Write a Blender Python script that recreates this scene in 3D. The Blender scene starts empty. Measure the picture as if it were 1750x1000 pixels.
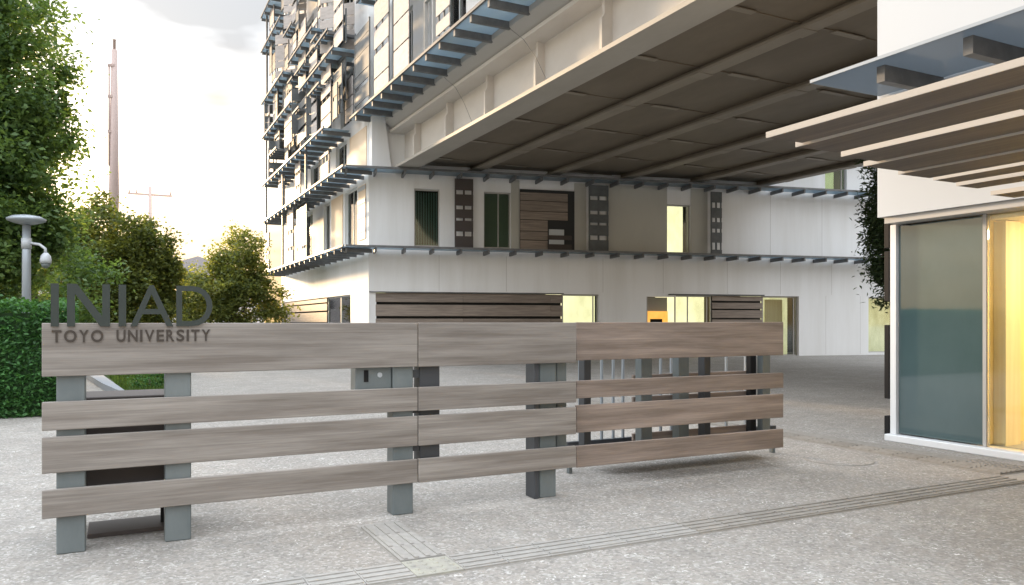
import bpy, bmesh, math, random
import numpy as np
from mathutils import Matrix, Vector
random.seed(7); rng = np.random.default_rng(7)
S = bpy.context.scene
COL = S.collection
R = math.radians

# ------------------------------------------------------------------ camera
# world axes: +Y runs along the overhead building block, +X along the slatted sign fence
cam = bpy.data.cameras.new('camera')
cam.sensor_width = 36.0
cam.lens = 36.0 * 1330 / 1750
cam.shift_y = 50 / 1750
cam.clip_start = 0.1
cam.clip_end = 3000
camo = bpy.data.objects.new('camera', cam)
COL.objects.link(camo)
camo.location = (0, 0, 1.5)
camo.rotation_euler = (R(90), 0, R(-26.77))
S.camera = camo

# ------------------------------------------------------------------ light
SUN_AZ = -9.0      # degrees from +Y towards +X
SUN_EL = 6.5
w = bpy.data.worlds.new('World')
S.world = w
w.use_nodes = True
nt = w.node_tree
nt.nodes.clear()
def N(t, **k):
    n = nt.nodes.new(t)
    for a, b in k.items():
        setattr(n, a, b)
    return n
sky = N('ShaderNodeTexSky', sky_type='NISHITA')
sky.sun_disc = False
sky.sun_elevation = R(SUN_EL)
sky.sun_rotation = R(SUN_AZ)
sky.air_density = 1.0
sky.dust_density = 4.0
bw = N('ShaderNodeRGBToBW')
mulc = N('ShaderNodeMix', data_type='RGBA')          # thin overcast: half the sky's own brightness, half even cloud light
mulc.inputs[0].default_value = 0.95
mulc.inputs[7].default_value = (3.55, 3.75, 4.0, 1)
veil = N('ShaderNodeMix', data_type='RGBA')
veil.inputs[0].default_value = 0.95
tc = N('ShaderNodeTexCoord')
mp = N('ShaderNodeMapping')
mp.inputs['Scale'].default_value = (1.0, 1.0, 3.2)
mp.inputs['Location'].default_value = (-0.75, -8.5, -4.87)
nz = N('ShaderNodeTexNoise')
nz.inputs['Scale'].default_value = 1.5
nz.inputs['Detail'].default_value = 5
nz.inputs['Roughness'].default_value = 0.52
rmp = N('ShaderNodeMapRange')
rmp.inputs[1].default_value = 0.42
rmp.inputs[2].default_value = 0.635
rmp.inputs[3].default_value = 1.5
rmp.inputs[4].default_value = 0.36
clo = N('ShaderNodeMix', data_type='RGBA', blend_type='MULTIPLY')
clo.inputs[0].default_value = 1.0
bg = N('ShaderNodeBackground')
bg.inputs[1].default_value = 0.15
out = N('ShaderNodeOutputWorld')
L = nt.links.new
L(sky.outputs[0], bw.inputs[0])
L(bw.outputs[0], mulc.inputs[6])
L(sky.outputs[0], veil.inputs[6])
L(mulc.outputs[2], veil.inputs[7])
sepd = N('ShaderNodeSeparateXYZ')
L(tc.outputs['Generated'], sepd.inputs[0])
grad = N('ShaderNodeMapRange')                        # overcast luminance grows from horizon to zenith
grad.inputs[1].default_value = 0.0
grad.inputs[2].default_value = 1.0
grad.inputs[3].default_value = 0.30
grad.inputs[4].default_value = 1.6
L(sepd.outputs['Z'], grad.inputs[0])
even = N('ShaderNodeMix', data_type='RGBA', blend_type='MULTIPLY')
even.inputs[0].default_value = 1.0
tint = N('ShaderNodeMix', data_type='RGBA')           # cloud light turns warm towards the horizon at sunset
tint.inputs[6].default_value = (5.2, 3.4, 1.3, 1)
tint.inputs[7].default_value = (3.5, 3.75, 4.05, 1)
tlo = N('ShaderNodeMapRange')
tlo.inputs[1].default_value = 0.0
tlo.inputs[2].default_value = 0.32
L(sepd.outputs['Z'], tlo.inputs[0])
L(tlo.outputs[0], tint.inputs[0])
L(tint.outputs[2], even.inputs[6])
L(grad.outputs[0], even.inputs[7])
L(even.outputs[2], mulc.inputs[7])
L(tc.outputs['Generated'], mp.inputs[0])
L(mp.outputs[0], nz.inputs['Vector'])
L(nz.outputs[0], rmp.inputs[0])
L(veil.outputs[2], clo.inputs[6])
L(rmp.outputs[0], clo.inputs[7])
L(clo.outputs[2], bg.inputs[0])
L(bg.outputs[0], out.inputs[0])

sl = bpy.data.lights.new('sun', 'SUN')
sl.energy = 2.6
sl.angle = R(3.0)
sl.color = (1.0, 0.70, 0.40)
so = bpy.data.objects.new('sun', sl)
COL.objects.link(so)
_az, _el = R(SUN_AZ), R(SUN_EL)
sdir = Vector((math.sin(_az) * math.cos(_el), math.cos(_az) * math.cos(_el), math.sin(_el)))
so.rotation_euler = sdir.to_track_quat('Z', 'Y').to_euler()
so.location = (0, 0, 40)

S.view_settings.view_transform = 'Standard'
S.view_settings.look = 'None'
S.view_settings.exposure = 2.2
S.view_settings.gamma = 1.0
S.cycles.max_bounces = 8
S.cycles.transparent_max_bounces = 12

# ------------------------------------------------------------------ materials
def mat(name, color, rough=0.7, metal=0.0, spec=0.5, var=0.0, noise=None, bump=0.0, grain=None, emit=None, estr=0.0, obj_var=0.0):
    """noise=(scale, second colour, stretch xyz, lo, hi); grain adds fine bump"""
    m = bpy.data.materials.new(name)
    m.use_nodes = True
    t = m.node_tree
    b = t.nodes['Principled BSDF']
    b.inputs['Roughness'].default_value = rough
    b.inputs['Metallic'].default_value = metal
    b.inputs['Specular IOR Level'].default_value = spec
    col = t.nodes.new('ShaderNodeRGB')
    col.outputs[0].default_value = (*color, 1)
    src = col.outputs[0]
    tcn = t.nodes.new('ShaderNodeTexCoord')
    oi = t.nodes.new('ShaderNodeObjectInfo')
    if noise:
        sc, c2, st, lo, hi = noise
        mp = t.nodes.new('ShaderNodeMapping')
        mp.inputs['Scale'].default_value = st
        t.links.new(tcn.outputs['Object'], mp.inputs[0])
        add = t.nodes.new('ShaderNodeVectorMath')
        add.operation = 'ADD'
        mulv = t.nodes.new('ShaderNodeVectorMath')
        mulv.operation = 'SCALE'
        mulv.inputs[0].default_value = (37.0, 53.0, 71.0)
        t.links.new(oi.outputs['Random'], mulv.inputs['Scale'])
        t.links.new(mp.outputs[0], add.inputs[0])
        t.links.new(mulv.outputs[0], add.inputs[1])
        nn = t.nodes.new('ShaderNodeTexNoise')
        nn.inputs['Scale'].default_value = sc
        nn.inputs['Detail'].default_value = 6
        nn.inputs['Roughness'].default_value = 0.62
        t.links.new(add.outputs[0], nn.inputs['Vector'])
        mr = t.nodes.new('ShaderNodeMapRange')
        mr.inputs[1].default_value = lo
        mr.inputs[2].default_value = hi
        t.links.new(nn.outputs[0], mr.inputs[0])
        mx = t.nodes.new('ShaderNodeMix')
        mx.data_type = 'RGBA'
        mx.inputs[7].default_value = (*c2, 1)
        t.links.new(mr.outputs[0], mx.inputs[0])
        t.links.new(src, mx.inputs[6])
        src = mx.outputs[2]
        if bump:
            bp = t.nodes.new('ShaderNodeBump')
            bp.inputs['Strength'].default_value = bump
            bp.inputs['Distance'].default_value = 0.02
            t.links.new(nn.outputs[0], bp.inputs['Height'])
            t.links.new(bp.outputs[0], b.inputs['Normal'])
    if grain:
        mpg = t.nodes.new('ShaderNodeMapping')
        mpg.inputs['Scale'].default_value = grain[0]
        t.links.new(tcn.outputs['Object'], mpg.inputs[0])
        adg = t.nodes.new('ShaderNodeVectorMath')
        adg.operation = 'ADD'
        t.links.new(mpg.outputs[0], adg.inputs[0])
        t.links.new(mulv.outputs[0], adg.inputs[1])
        ng = t.nodes.new('ShaderNodeTexNoise')
        ng.inputs['Scale'].default_value = 1.0
        ng.inputs['Detail'].default_value = 5
        ng.inputs['Roughness'].default_value = .7
        ng.inputs['Distortion'].default_value = .6
        t.links.new(adg.outputs[0], ng.inputs['Vector'])
        mg = t.nodes.new('ShaderNodeMapRange')
        mg.inputs[1].default_value = .35
        mg.inputs[2].default_value = .68
        mg.inputs[3].default_value = grain[1]
        mg.inputs[4].default_value = grain[2]
        t.links.new(ng.outputs[0], mg.inputs[0])
        mxg = t.nodes.new('ShaderNodeMix')
        mxg.data_type = 'RGBA'
        mxg.blend_type = 'MULTIPLY'
        mxg.inputs[0].default_value = 1
        t.links.new(src, mxg.inputs[6])
        t.links.new(mg.outputs[0], mxg.inputs[7])
        src = mxg.outputs[2]
    if obj_var:
        mr2 = t.nodes.new('ShaderNodeMapRange')
        mr2.inputs[3].default_value = 1 - obj_var
        mr2.inputs[4].default_value = 1 + obj_var
        t.links.new(oi.outputs['Random'], mr2.inputs[0])
        mx2 = t.nodes.new('ShaderNodeMix')
        mx2.data_type = 'RGBA'
        mx2.blend_type = 'MULTIPLY'
        mx2.inputs[0].default_value = 1
        t.links.new(src, mx2.inputs[6])
        t.links.new(mr2.outputs[0], mx2.inputs[7])
        src = mx2.outputs[2]
    t.links.new(src, b.inputs['Base Color'])
    if emit:
        b.inputs['Emission Strength'].default_value = estr
        if noise:
            em = t.nodes.new('ShaderNodeMix')
            em.data_type = 'RGBA'
            em.blend_type = 'MULTIPLY'
            em.inputs[0].default_value = 1
            em.inputs[7].default_value = (*emit, 1)
            t.links.new(src, em.inputs[6])
            t.links.new(em.outputs[2], b.inputs['Emission Color'])
        else:
            b.inputs['Emission Color'].default_value = (*emit, 1)
    return m

M = {}
M['white_wall'] = mat('white_wall', (.78, .79, .80), .75, noise=(.8, (.67, .67, .66), (1.6, 1.6, .16), .42, .8), bump=.05)
M['box_wall'] = mat('box_wall', (.455, .49, .525), .6, noise=(.3, (.43, .46, .495), (1, 1, .4), .4, .75))
M['olive_panel'] = mat('olive_panel', (.47, .465, .425), .75, noise=(.5, (.41, .405, .37), (1, 1, .4), .4, .7))
M['wood'] = mat('weathered_wood', (.165, .143, .125), .72, noise=(2.0, (.275, .250, .226), (.45, 5, 7.0), .36, .66), bump=.2, obj_var=.10, grain=((.9, 60, 85), 1.10, .80))
M['wood_warm_lit'] = mat('warm_lit_wood', (.172, .134, .111), .7, noise=(2.2, (.300, .240, .204), (.45, 5, 7.0), .36, .68), bump=.2, obj_var=.09, grain=((.9, 60, 85), 1.10, .80))  # weathered wood again, with warm entrance light put into its colour
M['plank_brown'] = mat('plank_brown', (.20, .165, .14), .7, noise=(2.0, (.30, .25, .21), (.5, 4, 8), .35, .7), obj_var=.12, grain=((.8, 30, 40), 1.15, .7))
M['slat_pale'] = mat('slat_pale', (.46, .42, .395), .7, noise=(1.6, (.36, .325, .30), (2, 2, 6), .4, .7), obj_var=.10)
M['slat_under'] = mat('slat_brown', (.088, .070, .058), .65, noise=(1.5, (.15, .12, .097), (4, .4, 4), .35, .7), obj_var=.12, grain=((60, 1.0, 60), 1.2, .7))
M['cream_edge'] = mat('cream_edge', (.40, .36, .31), .6)
M['dark_mesh'] = mat('dark_mesh', (.075, .085, .09), .6, noise=(3, (.12, .13, .135), (1, 1, 1), .4, .7))
M['ladder'] = mat('ladder_brown', (.055, .045, .042), .7, obj_var=.15)  # near-black brown: shade under the bridge put into the ladder boards' colour
M['steel'] = mat('blue_grey_steel', (.125, .148, .155), .5, metal=.2, noise=(3, (.175, .20, .205), (1, 1, .5), .4, .7))
M['steel_dark'] = mat('dark_steel', (.055, .06, .068), .5, metal=.2)
M['bracket'] = mat('bracket_grey', (.11, .115, .12), .55, noise=(4, (.16, .165, .17), (1, 1, 1), .4, .7))
M['galv'] = mat('galvanised', (.30, .335, .37), .45, metal=.3)
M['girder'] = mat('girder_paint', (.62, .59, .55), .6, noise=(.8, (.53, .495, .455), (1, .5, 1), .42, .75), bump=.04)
M['girder_shaded'] = mat('shaded_girder_paint', (.40, .37, .325), .6, noise=(.8, (.33, .30, .26), (1, .5, 1), .42, .75))  # girder paint darkened: underside shade put into the bottom flange colour
M['soffit'] = mat('soffit_plate', (.200, .165, .122), .7, noise=(.7, (.145, .118, .087), (1, .35, 1), .35, .7))
M['beam'] = mat('beam_plate', (.265, .23, .182), .6, noise=(.8, (.205, .175, .138), (1, .4, 1), .4, .7))
M['grey_trim'] = mat('grey_trim', (.40, .39, .375), .6)
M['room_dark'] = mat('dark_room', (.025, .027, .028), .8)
M['blind'] = mat('blind', (.13, .20, .21), .6, obj_var=.25)
M['letter'] = mat('letter_grey', (.034, .042, .037), .6, metal=.0, spec=.3)
M['letter_brass'] = mat('letter_bronze', (.06, .052, .047), .35, metal=.5)
M['teal_panel'] = mat('teal_panel', (.058, .094, .100), .03, spec=.95, noise=(1.0, (.080, .120, .126), (1, 1, .6), .35, .7))
M['sill'] = mat('pale_sill', (.66, .68, .70), .5)
M['yellow_wall'] = mat('yellow_wall', (.86, .66, .28), .7, noise=(1.2, (.82, .68, .36), (1, 1, .4), .35, .7))
M['curtain'] = mat('cream_curtain', (.80, .72, .50), .8, noise=(2.5, (.72, .60, .38), (6, 6, .2), .35, .7))
M['lamp_warm'] = mat('lamp_warm', (1, .9, .7), .5, emit=(1.0, .74, .42), estr=8.0)
M['lit_room'] = mat('lit_room', (.85, .82, .62), .8, noise=(.9, (.62, .60, .40), (1.5, 1.5, .8), .35, .68), emit=(1.0, .96, .78), estr=.34)
M['lit_dim'] = mat('lit_dim', (.50, .50, .36), .8, noise=(1.3, (.30, .31, .20), (1.5, 1.5, .5), .38, .66), emit=(1.0, .97, .80), estr=.30)
M['gold_lit'] = mat('gold_lit', (.95, .60, .18), .6, noise=(2.0, (.9, .45, .10), (1, 1, 1), .4, .7), emit=(1.0, .8, .5), estr=.22)
M['peach'] = mat('peach_panel', (.74, .60, .45), .7)
M['concrete_pole'] = mat('pole_concrete', (.42, .33, .30), .8)
M['bark'] = mat('bark', (.10, .075, .055), .9, noise=(6, (.06, .045, .035), (1, 1, .2), .4, .7), bump=.4)
M['tactile'] = mat('tactile_tile', (.285, .272, .252), .85, noise=(14, (.345, .33, .308), (1, 1, 1), .4, .7), obj_var=.06)
M['tactile_dark'] = mat('tactile_tile_dark', (.165, .15, .132), .85, noise=(14, (.21, .195, .172), (1, 1, 1), .4, .7), obj_var=.08)
M['tactile_mid'] = mat('tactile_tile_mid', (.225, .208, .185), .85, noise=(14, (.285, .268, .242), (1, 1, 1), .4, .7), obj_var=.10)
M['tactile_dot'] = mat('tactile_warning', (.34, .33, .275), .8, noise=(10, (.27, .26, .235), (1, 1, 1), .4, .7))
M['iron'] = mat('cast_cover', (.30, .29, .275), .7, noise=(20, (.38, .37, .35), (1, 1, 1), .4, .7))
M['stone_kerb'] = mat('stone_kerb', (.27, .29, .32), .8)
M['far_wall'] = mat('far_wall', (.45, .44, .45), .85)
M['far_roof'] = mat('far_roof', (.26, .25, .27), .85)
M['far_glass'] = mat('far_glass', (.10, .11, .13), .2)
M['black'] = mat('black_plastic', (.014, .014, .015), .7, spec=.15)
M['skin_white'] = mat('white_plastic', (.42, .45, .48), .35)

def glass_mat(name, tint, rough=.05, alpha_mix=.8):
    m = bpy.data.materials.new(name)
    m.use_nodes = True
    t = m.node_tree
    t.nodes.clear()
    o = t.nodes.new('ShaderNodeOutputMaterial')
    tr = t.nodes.new('ShaderNodeBsdfTransparent')
    tr.inputs[0].default_value = (*tint, 1)
    gl = t.nodes.new('ShaderNodeBsdfGlossy')
    gl.inputs[1].default_value = rough
    fr = t.nodes.new('ShaderNodeFresnel')
    fr.inputs[0].default_value = 1.5
    mx = t.nodes.new('ShaderNodeMixShader')
    t.links.new(fr.outputs[0], mx.inputs[0])
    t.links.new(tr.outputs[0], mx.inputs[1])
    t.links.new(gl.outputs[0], mx.inputs[2])
    t.links.new(mx.outputs[0], o.inputs[0])
    return m
M['glass'] = glass_mat('clear_glass', (.92, .95, .94))
M['glass_green'] = glass_mat('green_glass', (.72, .82, .76))

def frosted(name, col):
    m = bpy.data.materials.new(name)
    m.use_nodes = True
    t = m.node_tree
    t.nodes.clear()
    o = t.nodes.new('ShaderNodeOutputMaterial')
    tl = t.nodes.new('ShaderNodeBsdfTranslucent')
    tl.inputs[0].default_value = (*col, 1)
    df = t.nodes.new('ShaderNodeBsdfPrincipled')
    df.inputs['Base Color'].default_value = (*[c * .8 for c in col], 1)
    df.inputs['Roughness'].default_value = .12
    mx = t.nodes.new('ShaderNodeMixShader')
    mx.inputs[0].default_value = .45
    t.links.new(tl.outputs[0], mx.inputs[1])
    t.links.new(df.outputs[0], mx.inputs[2])
    t.links.new(mx.outputs[0], o.inputs[0])
    return m
M['frosted'] = frosted('frosted_glass', (.48, .58, .65))
M['frosted_grey'] = frosted('grey_frosted_glass', (.30, .345, .39))

def leaf_mat(name, dark, light, transl=.45):
    m = bpy.data.materials.new(name)
    m.use_nodes = True
    t = m.node_tree
    t.nodes.clear()
    o = t.nodes.new('ShaderNodeOutputMaterial')
    at = t.nodes.new('ShaderNodeAttribute')
    at.attribute_name = 'tone'
    mx = t.nodes.new('ShaderNodeMix')
    mx.data_type = 'RGBA'
    mx.inputs[6].default_value = (*dark, 1)
    mx.inputs[7].default_value = (*light, 1)
    t.links.new(at.outputs['Fac'], mx.inputs[0])
    df = t.nodes.new('ShaderNodeBsdfPrincipled')
    df.inputs['Roughness'].default_value = .5
    df.inputs['Specular IOR Level'].default_value = .35
    tl = t.nodes.new('ShaderNodeBsdfTranslucent')
    warm = t.nodes.new('ShaderNodeMix')
    warm.data_type = 'RGBA'
    warm.blend_type = 'MULTIPLY'
    warm.inputs[0].default_value = 1
    warm.inputs[7].default_value = (1.6, 1.35, .6, 1)
    t.links.new(mx.outputs[2], warm.inputs[6])
    ms = t.nodes.new('ShaderNodeMixShader')
    ms.inputs[0].default_value = transl
    t.links.new(mx.outputs[2], df.inputs['Base Color'])
    t.links.new(warm.outputs[2], tl.inputs[0])
    t.links.new(df.outputs[0], ms.inputs[1])
    t.links.new(tl.outputs[0], ms.inputs[2])
    t.links.new(ms.outputs[0], o.inputs[0])
    return m
M['leaf'] = leaf_mat('broad_leaf', (.050, .105, .036), (.15, .25, .085), .5)
M['leaf_olive'] = leaf_mat('olive_leaf', (.058, .088, .026), (.19, .23, .070), .55)
M['leaf_pale'] = leaf_mat('pale_leaf', (.075, .108, .034), (.22, .26, .088), .55)
M['leaf_hedge'] = leaf_mat('hedge_leaf', (.028, .085, .026), (.085, .23, .065), .35)
M['leaf_dark'] = leaf_mat('conifer_leaf', (.020, .040, .018), (.055, .090, .036), .3)
M['grass'] = leaf_mat('grass_blade', (.040, .090, .020), (.110, .190, .045), .4)

# ground material: exposed aggregate with pale flecks and worn darker fields
def ground_mat():
    m = bpy.data.materials.new('aggregate_paving')
    m.use_nodes = True
    t = m.node_tree
    b = t.nodes['Principled BSDF']
    b.inputs['Roughness'].default_value = .85
    b.inputs['Specular IOR Level'].default_value = .3
    tcn = t.nodes.new('ShaderNodeTexCoord')
    def noise(sc, det=5, ro=.6):
        n = t.nodes.new('ShaderNodeTexNoise')
        n.inputs['Scale'].default_value = sc
        n.inputs['Detail'].default_value = det
        n.inputs['Roughness'].default_value = ro
        t.links.new(tcn.outputs['Object'], n.inputs['Vector'])
        return n
    def rng_(src, lo, hi, a=0, bb=1):
        r = t.nodes.new('ShaderNodeMapRange')
        r.inputs[1].default_value = lo
        r.inputs[2].default_value = hi
        r.inputs[3].default_value = a
        r.inputs[4].default_value = bb
        t.links.new(src, r.inputs[0])
        return r.outputs[0]
    def mix(f, a, bcol):
        x = t.nodes.new('ShaderNodeMix')
        x.data_type = 'RGBA'
        t.links.new(f, x.inputs[0])
        if isinstance(a, tuple): x.inputs[6].default_value = (*a, 1)
        else: t.links.new(a, x.inputs[6])
        if isinstance(bcol, tuple): x.inputs[7].default_value = (*bcol, 1)
        else: t.links.new(bcol, x.inputs[7])
        return x.outputs[2]
    big = noise(.55, 4)
    mid = noise(5.0, 5, .65)
    fine = noise(38.0, 4, .7)
    v = t.nodes.new('ShaderNodeTexVoronoi')
    v.inputs['Scale'].default_value = 52
    t.links.new(tcn.outputs['Object'], v.inputs['Vector'])
    c = mix(rng_(big.outputs[0], .35, .7), (.262, .238, .212), (.335, .309, .279))
    stain = noise(1.7, 6, .68)
    c = mix(rng_(stain.outputs[0], .50, .72, 0, .75), c, (.235, .220, .200))
    c = mix(rng_(stain.outputs[0], .47, .30, 0, .55), c, (.40, .384, .358))
    c = mix(rng_(mid.outputs[0], .45, .72, 0, .7), c, (.22, .212, .198))
    # individual stones: random value per cell
    sep = t.nodes.new('ShaderNodeSeparateColor')
    t.links.new(v.outputs['Color'], sep.inputs[0])
    c = mix(rng_(sep.outputs[0], .55, 1.0, 0, .50), c, (.52, .505, .48))
    c = mix(rng_(sep.outputs[1], .60, 1.0, 0, .55), c, (.15, .143, .133))
    flk = noise(21.0, 3, .6)
    flk.inputs['Distortion'].default_value = 1.6
    clus = noise(3.2, 4, .6)
    fl = t.nodes.new('ShaderNodeMath')
    fl.operation = 'MULTIPLY'
    t.links.new(rng_(flk.outputs[0], .60, .68), fl.inputs[0])
    t.links.new(rng_(clus.outputs[0], .44, .62), fl.inputs[1])
    fd = t.nodes.new('ShaderNodeMath')
    fd.operation = 'MULTIPLY'
    t.links.new(rng_(flk.outputs[0], .40, .33), fd.inputs[0])
    t.links.new(rng_(clus.outputs[0], .40, .60, .25, .8), fd.inputs[1])
    c = mix(fd.outputs[0], c, (.17, .162, .150))
    c = mix(fl.outputs[0], c, (.72, .71, .69))
    c = mix(rng_(fine.outputs[0], .5, .8, 0, .6), c, (.17, .163, .152))
    t.links.new(c, b.inputs['Base Color'])
    bp = t.nodes.new('ShaderNodeBump')
    bp.inputs['Strength'].default_value = .5
    bp.inputs['Distance'].default_value = .012
    ad = t.nodes.new('ShaderNodeMath')
    ad.operation = 'ADD'
    t.links.new(fine.outputs[0], ad.inputs[0])
    t.links.new(sep.outputs[0], ad.inputs[1])
    t.links.new(ad.outputs[0], bp.inputs['Height'])
    t.links.new(bp.outputs[0], b.inputs['Normal'])
    return m
M['ground'] = ground_mat()

# ------------------------------------------------------------------ object helpers
W = {}     # world matrix of every object by name
def _link(o, parent, wm):
    COL.objects.link(o)
    W[o.name] = wm
    if parent is not None:
        o.parent = parent
        o.matrix_basis = W[parent.name].inverted() @ wm
    else:
        o.matrix_basis = wm
    return o
def thing(name, label, cat, loc, group=None, kind=None):
    o = bpy.data.objects.new(name, None)
    o.empty_display_size = .2
    _link(o, None, Matrix.Translation(Vector(loc)))
    tag(o, label, cat, group, kind)
    return o
def tag(o, label=None, cat=None, group=None, kind=None):
    if label: o['label'] = label
    if cat: o['category'] = cat
    if group: o['group'] = group
    if kind: o['kind'] = kind
    return o
def put(name, me, parent=None, loc=(0, 0, 0), rz=0.0, rot=None, label=None, kind=None):
    o = bpy.data.objects.new(name, me)
    wm = Matrix.Translation(Vector(loc)) @ (rot.to_4x4() if rot else Matrix.Rotation(rz, 4, 'Z'))
    _link(o, parent, wm)
    if label: o['label'] = label
    if kind: o['kind'] = kind
    return o
_cache = {}
def box_me(dx, dy, dz, m, bev=0.0):
    k = (round(dx, 3), round(dy, 3), round(dz, 3), m, bev)
    if k in _cache: return _cache[k]
    bm = bmesh.new()
    bmesh.ops.create_cube(bm, size=1)
    for v in bm.verts:
        v.co.x *= dx; v.co.y *= dy; v.co.z *= dz
    if bev:
        bmesh.ops.bevel(bm, geom=list(bm.edges), offset=min(bev, .4 * min(dx, dy, dz)), segments=1, affect='EDGES')
    me = bpy.data.meshes.new(m)
    bm.to_mesh(me); bm.free()
    me.materials.append(M[m])
    _cache[k] = me
    return me
def bx(name, m, parent, x0, x1, y0, y1, z0, z1, bev=0.0, label=None):
    return put(name, box_me(x1 - x0, y1 - y0, z1 - z0, m, bev), parent, ((x0 + x1) / 2, (y0 + y1) / 2, (z0 + z1) / 2), label=label)
def from_bm(bm, m, smooth=False):
    me = bpy.data.meshes.new('mesh')
    bmesh.ops.recalc_face_normals(bm, faces=bm.faces)
    bm.to_mesh(me); bm.free()
    me.materials.append(M[m] if isinstance(m, str) else m)
    if smooth:
        for p in me.polygons: p.use_smooth = True
    return me
def bm_box(bm, x0, x1, y0, y1, z0, z1):
    r = bmesh.ops.create_cube(bm, size=1)
    for v in r['verts']:
        v.co = Vector(((x0 + x1) / 2 + v.co.x * (x1 - x0), (y0 + y1) / 2 + v.co.y * (y1 - y0), (z0 + z1) / 2 + v.co.z * (z1 - z0)))
def bm_tube(bm, pts, radii, n=8, cap=True):
    rings = []
    for i, p in enumerate(pts):
        p = Vector(p)
        a = Vector(pts[max(i - 1, 0)]); b = Vector(pts[min(i + 1, len(pts) - 1)])
        d = (b - a).normalized()
        q = d.to_track_quat('Z', 'Y')
        rings.append([bm.verts.new(p + q @ Vector((math.cos(2 * math.pi * k / n) * radii[i], math.sin(2 * math.pi * k / n) * radii[i], 0))) for k in range(n)])
    for a, b in zip(rings, rings[1:]):
        for k in range(n):
            bm.faces.new((a[k], a[(k + 1) % n], b[(k + 1) % n], b[k]))
    if cap:
        bm.faces.new(rings[0][::-1]); bm.faces.new(rings[-1])
def tube_me(pts, radii, m, n=8):
    bm = bmesh.new()
    bm_tube(bm, pts, radii, n)
    me = from_bm(bm, m)
    for p in me.polygons: p.use_smooth = len(p.vertices) == 4
    return me
def prism(name, m, parent, poly, axis, a0, a1):
    """extrude a 2-D outline: axis 'y' -> poly in (x, z) from y=a0 to a1; axis 'z' -> poly in (x, y)"""
    bm = bmesh.new()
    def P(p, a): return (p[0], a, p[1]) if axis == 'y' else (p[0], p[1], a)
    A = [bm.verts.new(P(p, a0)) for p in poly]; B = [bm.verts.new(P(p, a1)) for p in poly]
    bm.faces.new(A); bm.faces.new(B[::-1])
    n = len(poly)
    for i in range(n):
        bm.faces.new((A[i], A[(i + 1) % n], B[(i + 1) % n], B[i]))
    return put(name, from_bm(bm, m), parent)

# oriented frames: t along the wall, out towards the viewer's side, z up
class Frame:
    def __init__(s, org, ang, side):
        s.o = Vector(org); s.a = ang; s.side = side
        s.d = Vector((math.cos(ang), math.sin(ang), 0))
        s.n = Vector((math.sin(ang), -math.cos(ang), 0)) * side
    def p(s, t, out, z): return s.o + s.d * t + s.n * out + Vector((0, 0, z))
    def box(s, name, m, parent, t0, t1, o0, o1, z0, z1, bev=0.0, label=None):
        return put(name, box_me(t1 - t0, abs(o1 - o0), z1 - z0, m, bev), parent, s.p((t0 + t1) / 2, (o0 + o1) / 2, (z0 + z1) / 2), s.a, label=label)
    def wall(s, name, m, parent, t0, t1, z0, z1, thick, holes, label=None):
        """a wall slab (front face at out=0) with rectangular openings cut through, reveals included"""
        T = sorted({t0, t1, *[v for h in holes for v in h[:2]]})
        Z = sorted({z0, z1, *[v for h in holes for v in h[2:]]})
        T = [v for v in T if t0 <= v <= t1]; Z = [v for v in Z if z0 <= v <= z1]
        def filled(i, j):
            if i < 0 or j < 0 or i >= len(T) - 1 or j >= len(Z) - 1: return False
            a, b = (T[i] + T[i + 1]) / 2, (Z[j] + Z[j + 1]) / 2
            return not any(h[0] < a < h[1] and h[2] < b < h[3] for h in holes)
        bm = bmesh.new()
        def q(*pts): bm.faces.new([bm.verts.new(s.p(*x)) for x in pts])
        for i in range(len(T) - 1):
            for j in range(len(Z) - 1):
                if not filled(i, j): continue
                a, b, c, d = T[i], T[i + 1], Z[j], Z[j + 1]
                q((a, 0, c), (b, 0, c), (b, 0, d), (a, 0, d))
                q((a, -thick, c), (b, -thick, c), (b, -thick, d), (a, -thick, d))
                if not filled(i - 1, j): q((a, 0, c), (a, -thick, c), (a, -thick, d), (a, 0, d))
                if not filled(i + 1, j): q((b, 0, c), (b, -thick, c), (b, -thick, d), (b, 0, d))
                if not filled(i, j - 1): q((a, 0, c), (b, 0, c), (b, -thick, c), (a, -thick, c))
                if not filled(i, j + 1): q((a, 0, d), (b, 0, d), (b, -thick, d), (a, -thick, d))
        bmesh.ops.remove_doubles(bm, verts=bm.verts, dist=1e-4)
        return put(name, from_bm(bm, m), parent, label=label)

# ------------------------------------------------------------------ ground, paving
bm = bmesh.new()
for x, y in ((-600, -200), (600, -200), (600, 1200), (-600, 1200)): bm.verts.new((x, y, 0))
bm.faces.new(bm.verts)
tag(put('ground', from_bm(bm, 'ground')), 'pale grey exposed aggregate plaza under the fence', kind='structure')

# tactile guide paths: a base strip and its tiles
def tactile_bar_me(m, along_x):
    bm = bmesh.new()
    bm_box(bm, -.148, .148, -.148, .148, 0, .012)
    for k in range(4):
        c = -.1125 + .075 * k
        if along_x: bm_box(bm, -.14, .14, c - .014, c + .014, .012, .019)
        else: bm_box(bm, c - .014, c + .014, -.14, .14, .012, .019)
    return from_bm(bm, m)
def tactile_dot_me(m):
    bm = bmesh.new()
    bm_box(bm, -.148, .148, -.148, .148, 0, .012)
    for i in range(4):
        for j in range(4):
            x, y = -.11 + .0735 * i, -.11 + .0735 * j
            bm_tube(bm, [(x, y, .012), (x, y, .019)], [.02, .014], 6)
    return from_bm(bm, m)
tx, ty, tyd, td, tdd = tactile_bar_me('tactile', True), tactile_bar_me('tactile', False), tactile_bar_me('tactile_mid', False), tactile_dot_me('tactile_dot'), tactile_dot_me('tactile_mid')
txd = tactile_bar_me('tactile_mid', True)
pa = tag(bx('tactile_path', 'tactile', None, -3.0, 8.3, 4.295, 4.605, -.05, .004), 'raised bar guide tiles crossing the plaza in front of the fence', kind='structure')
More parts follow.
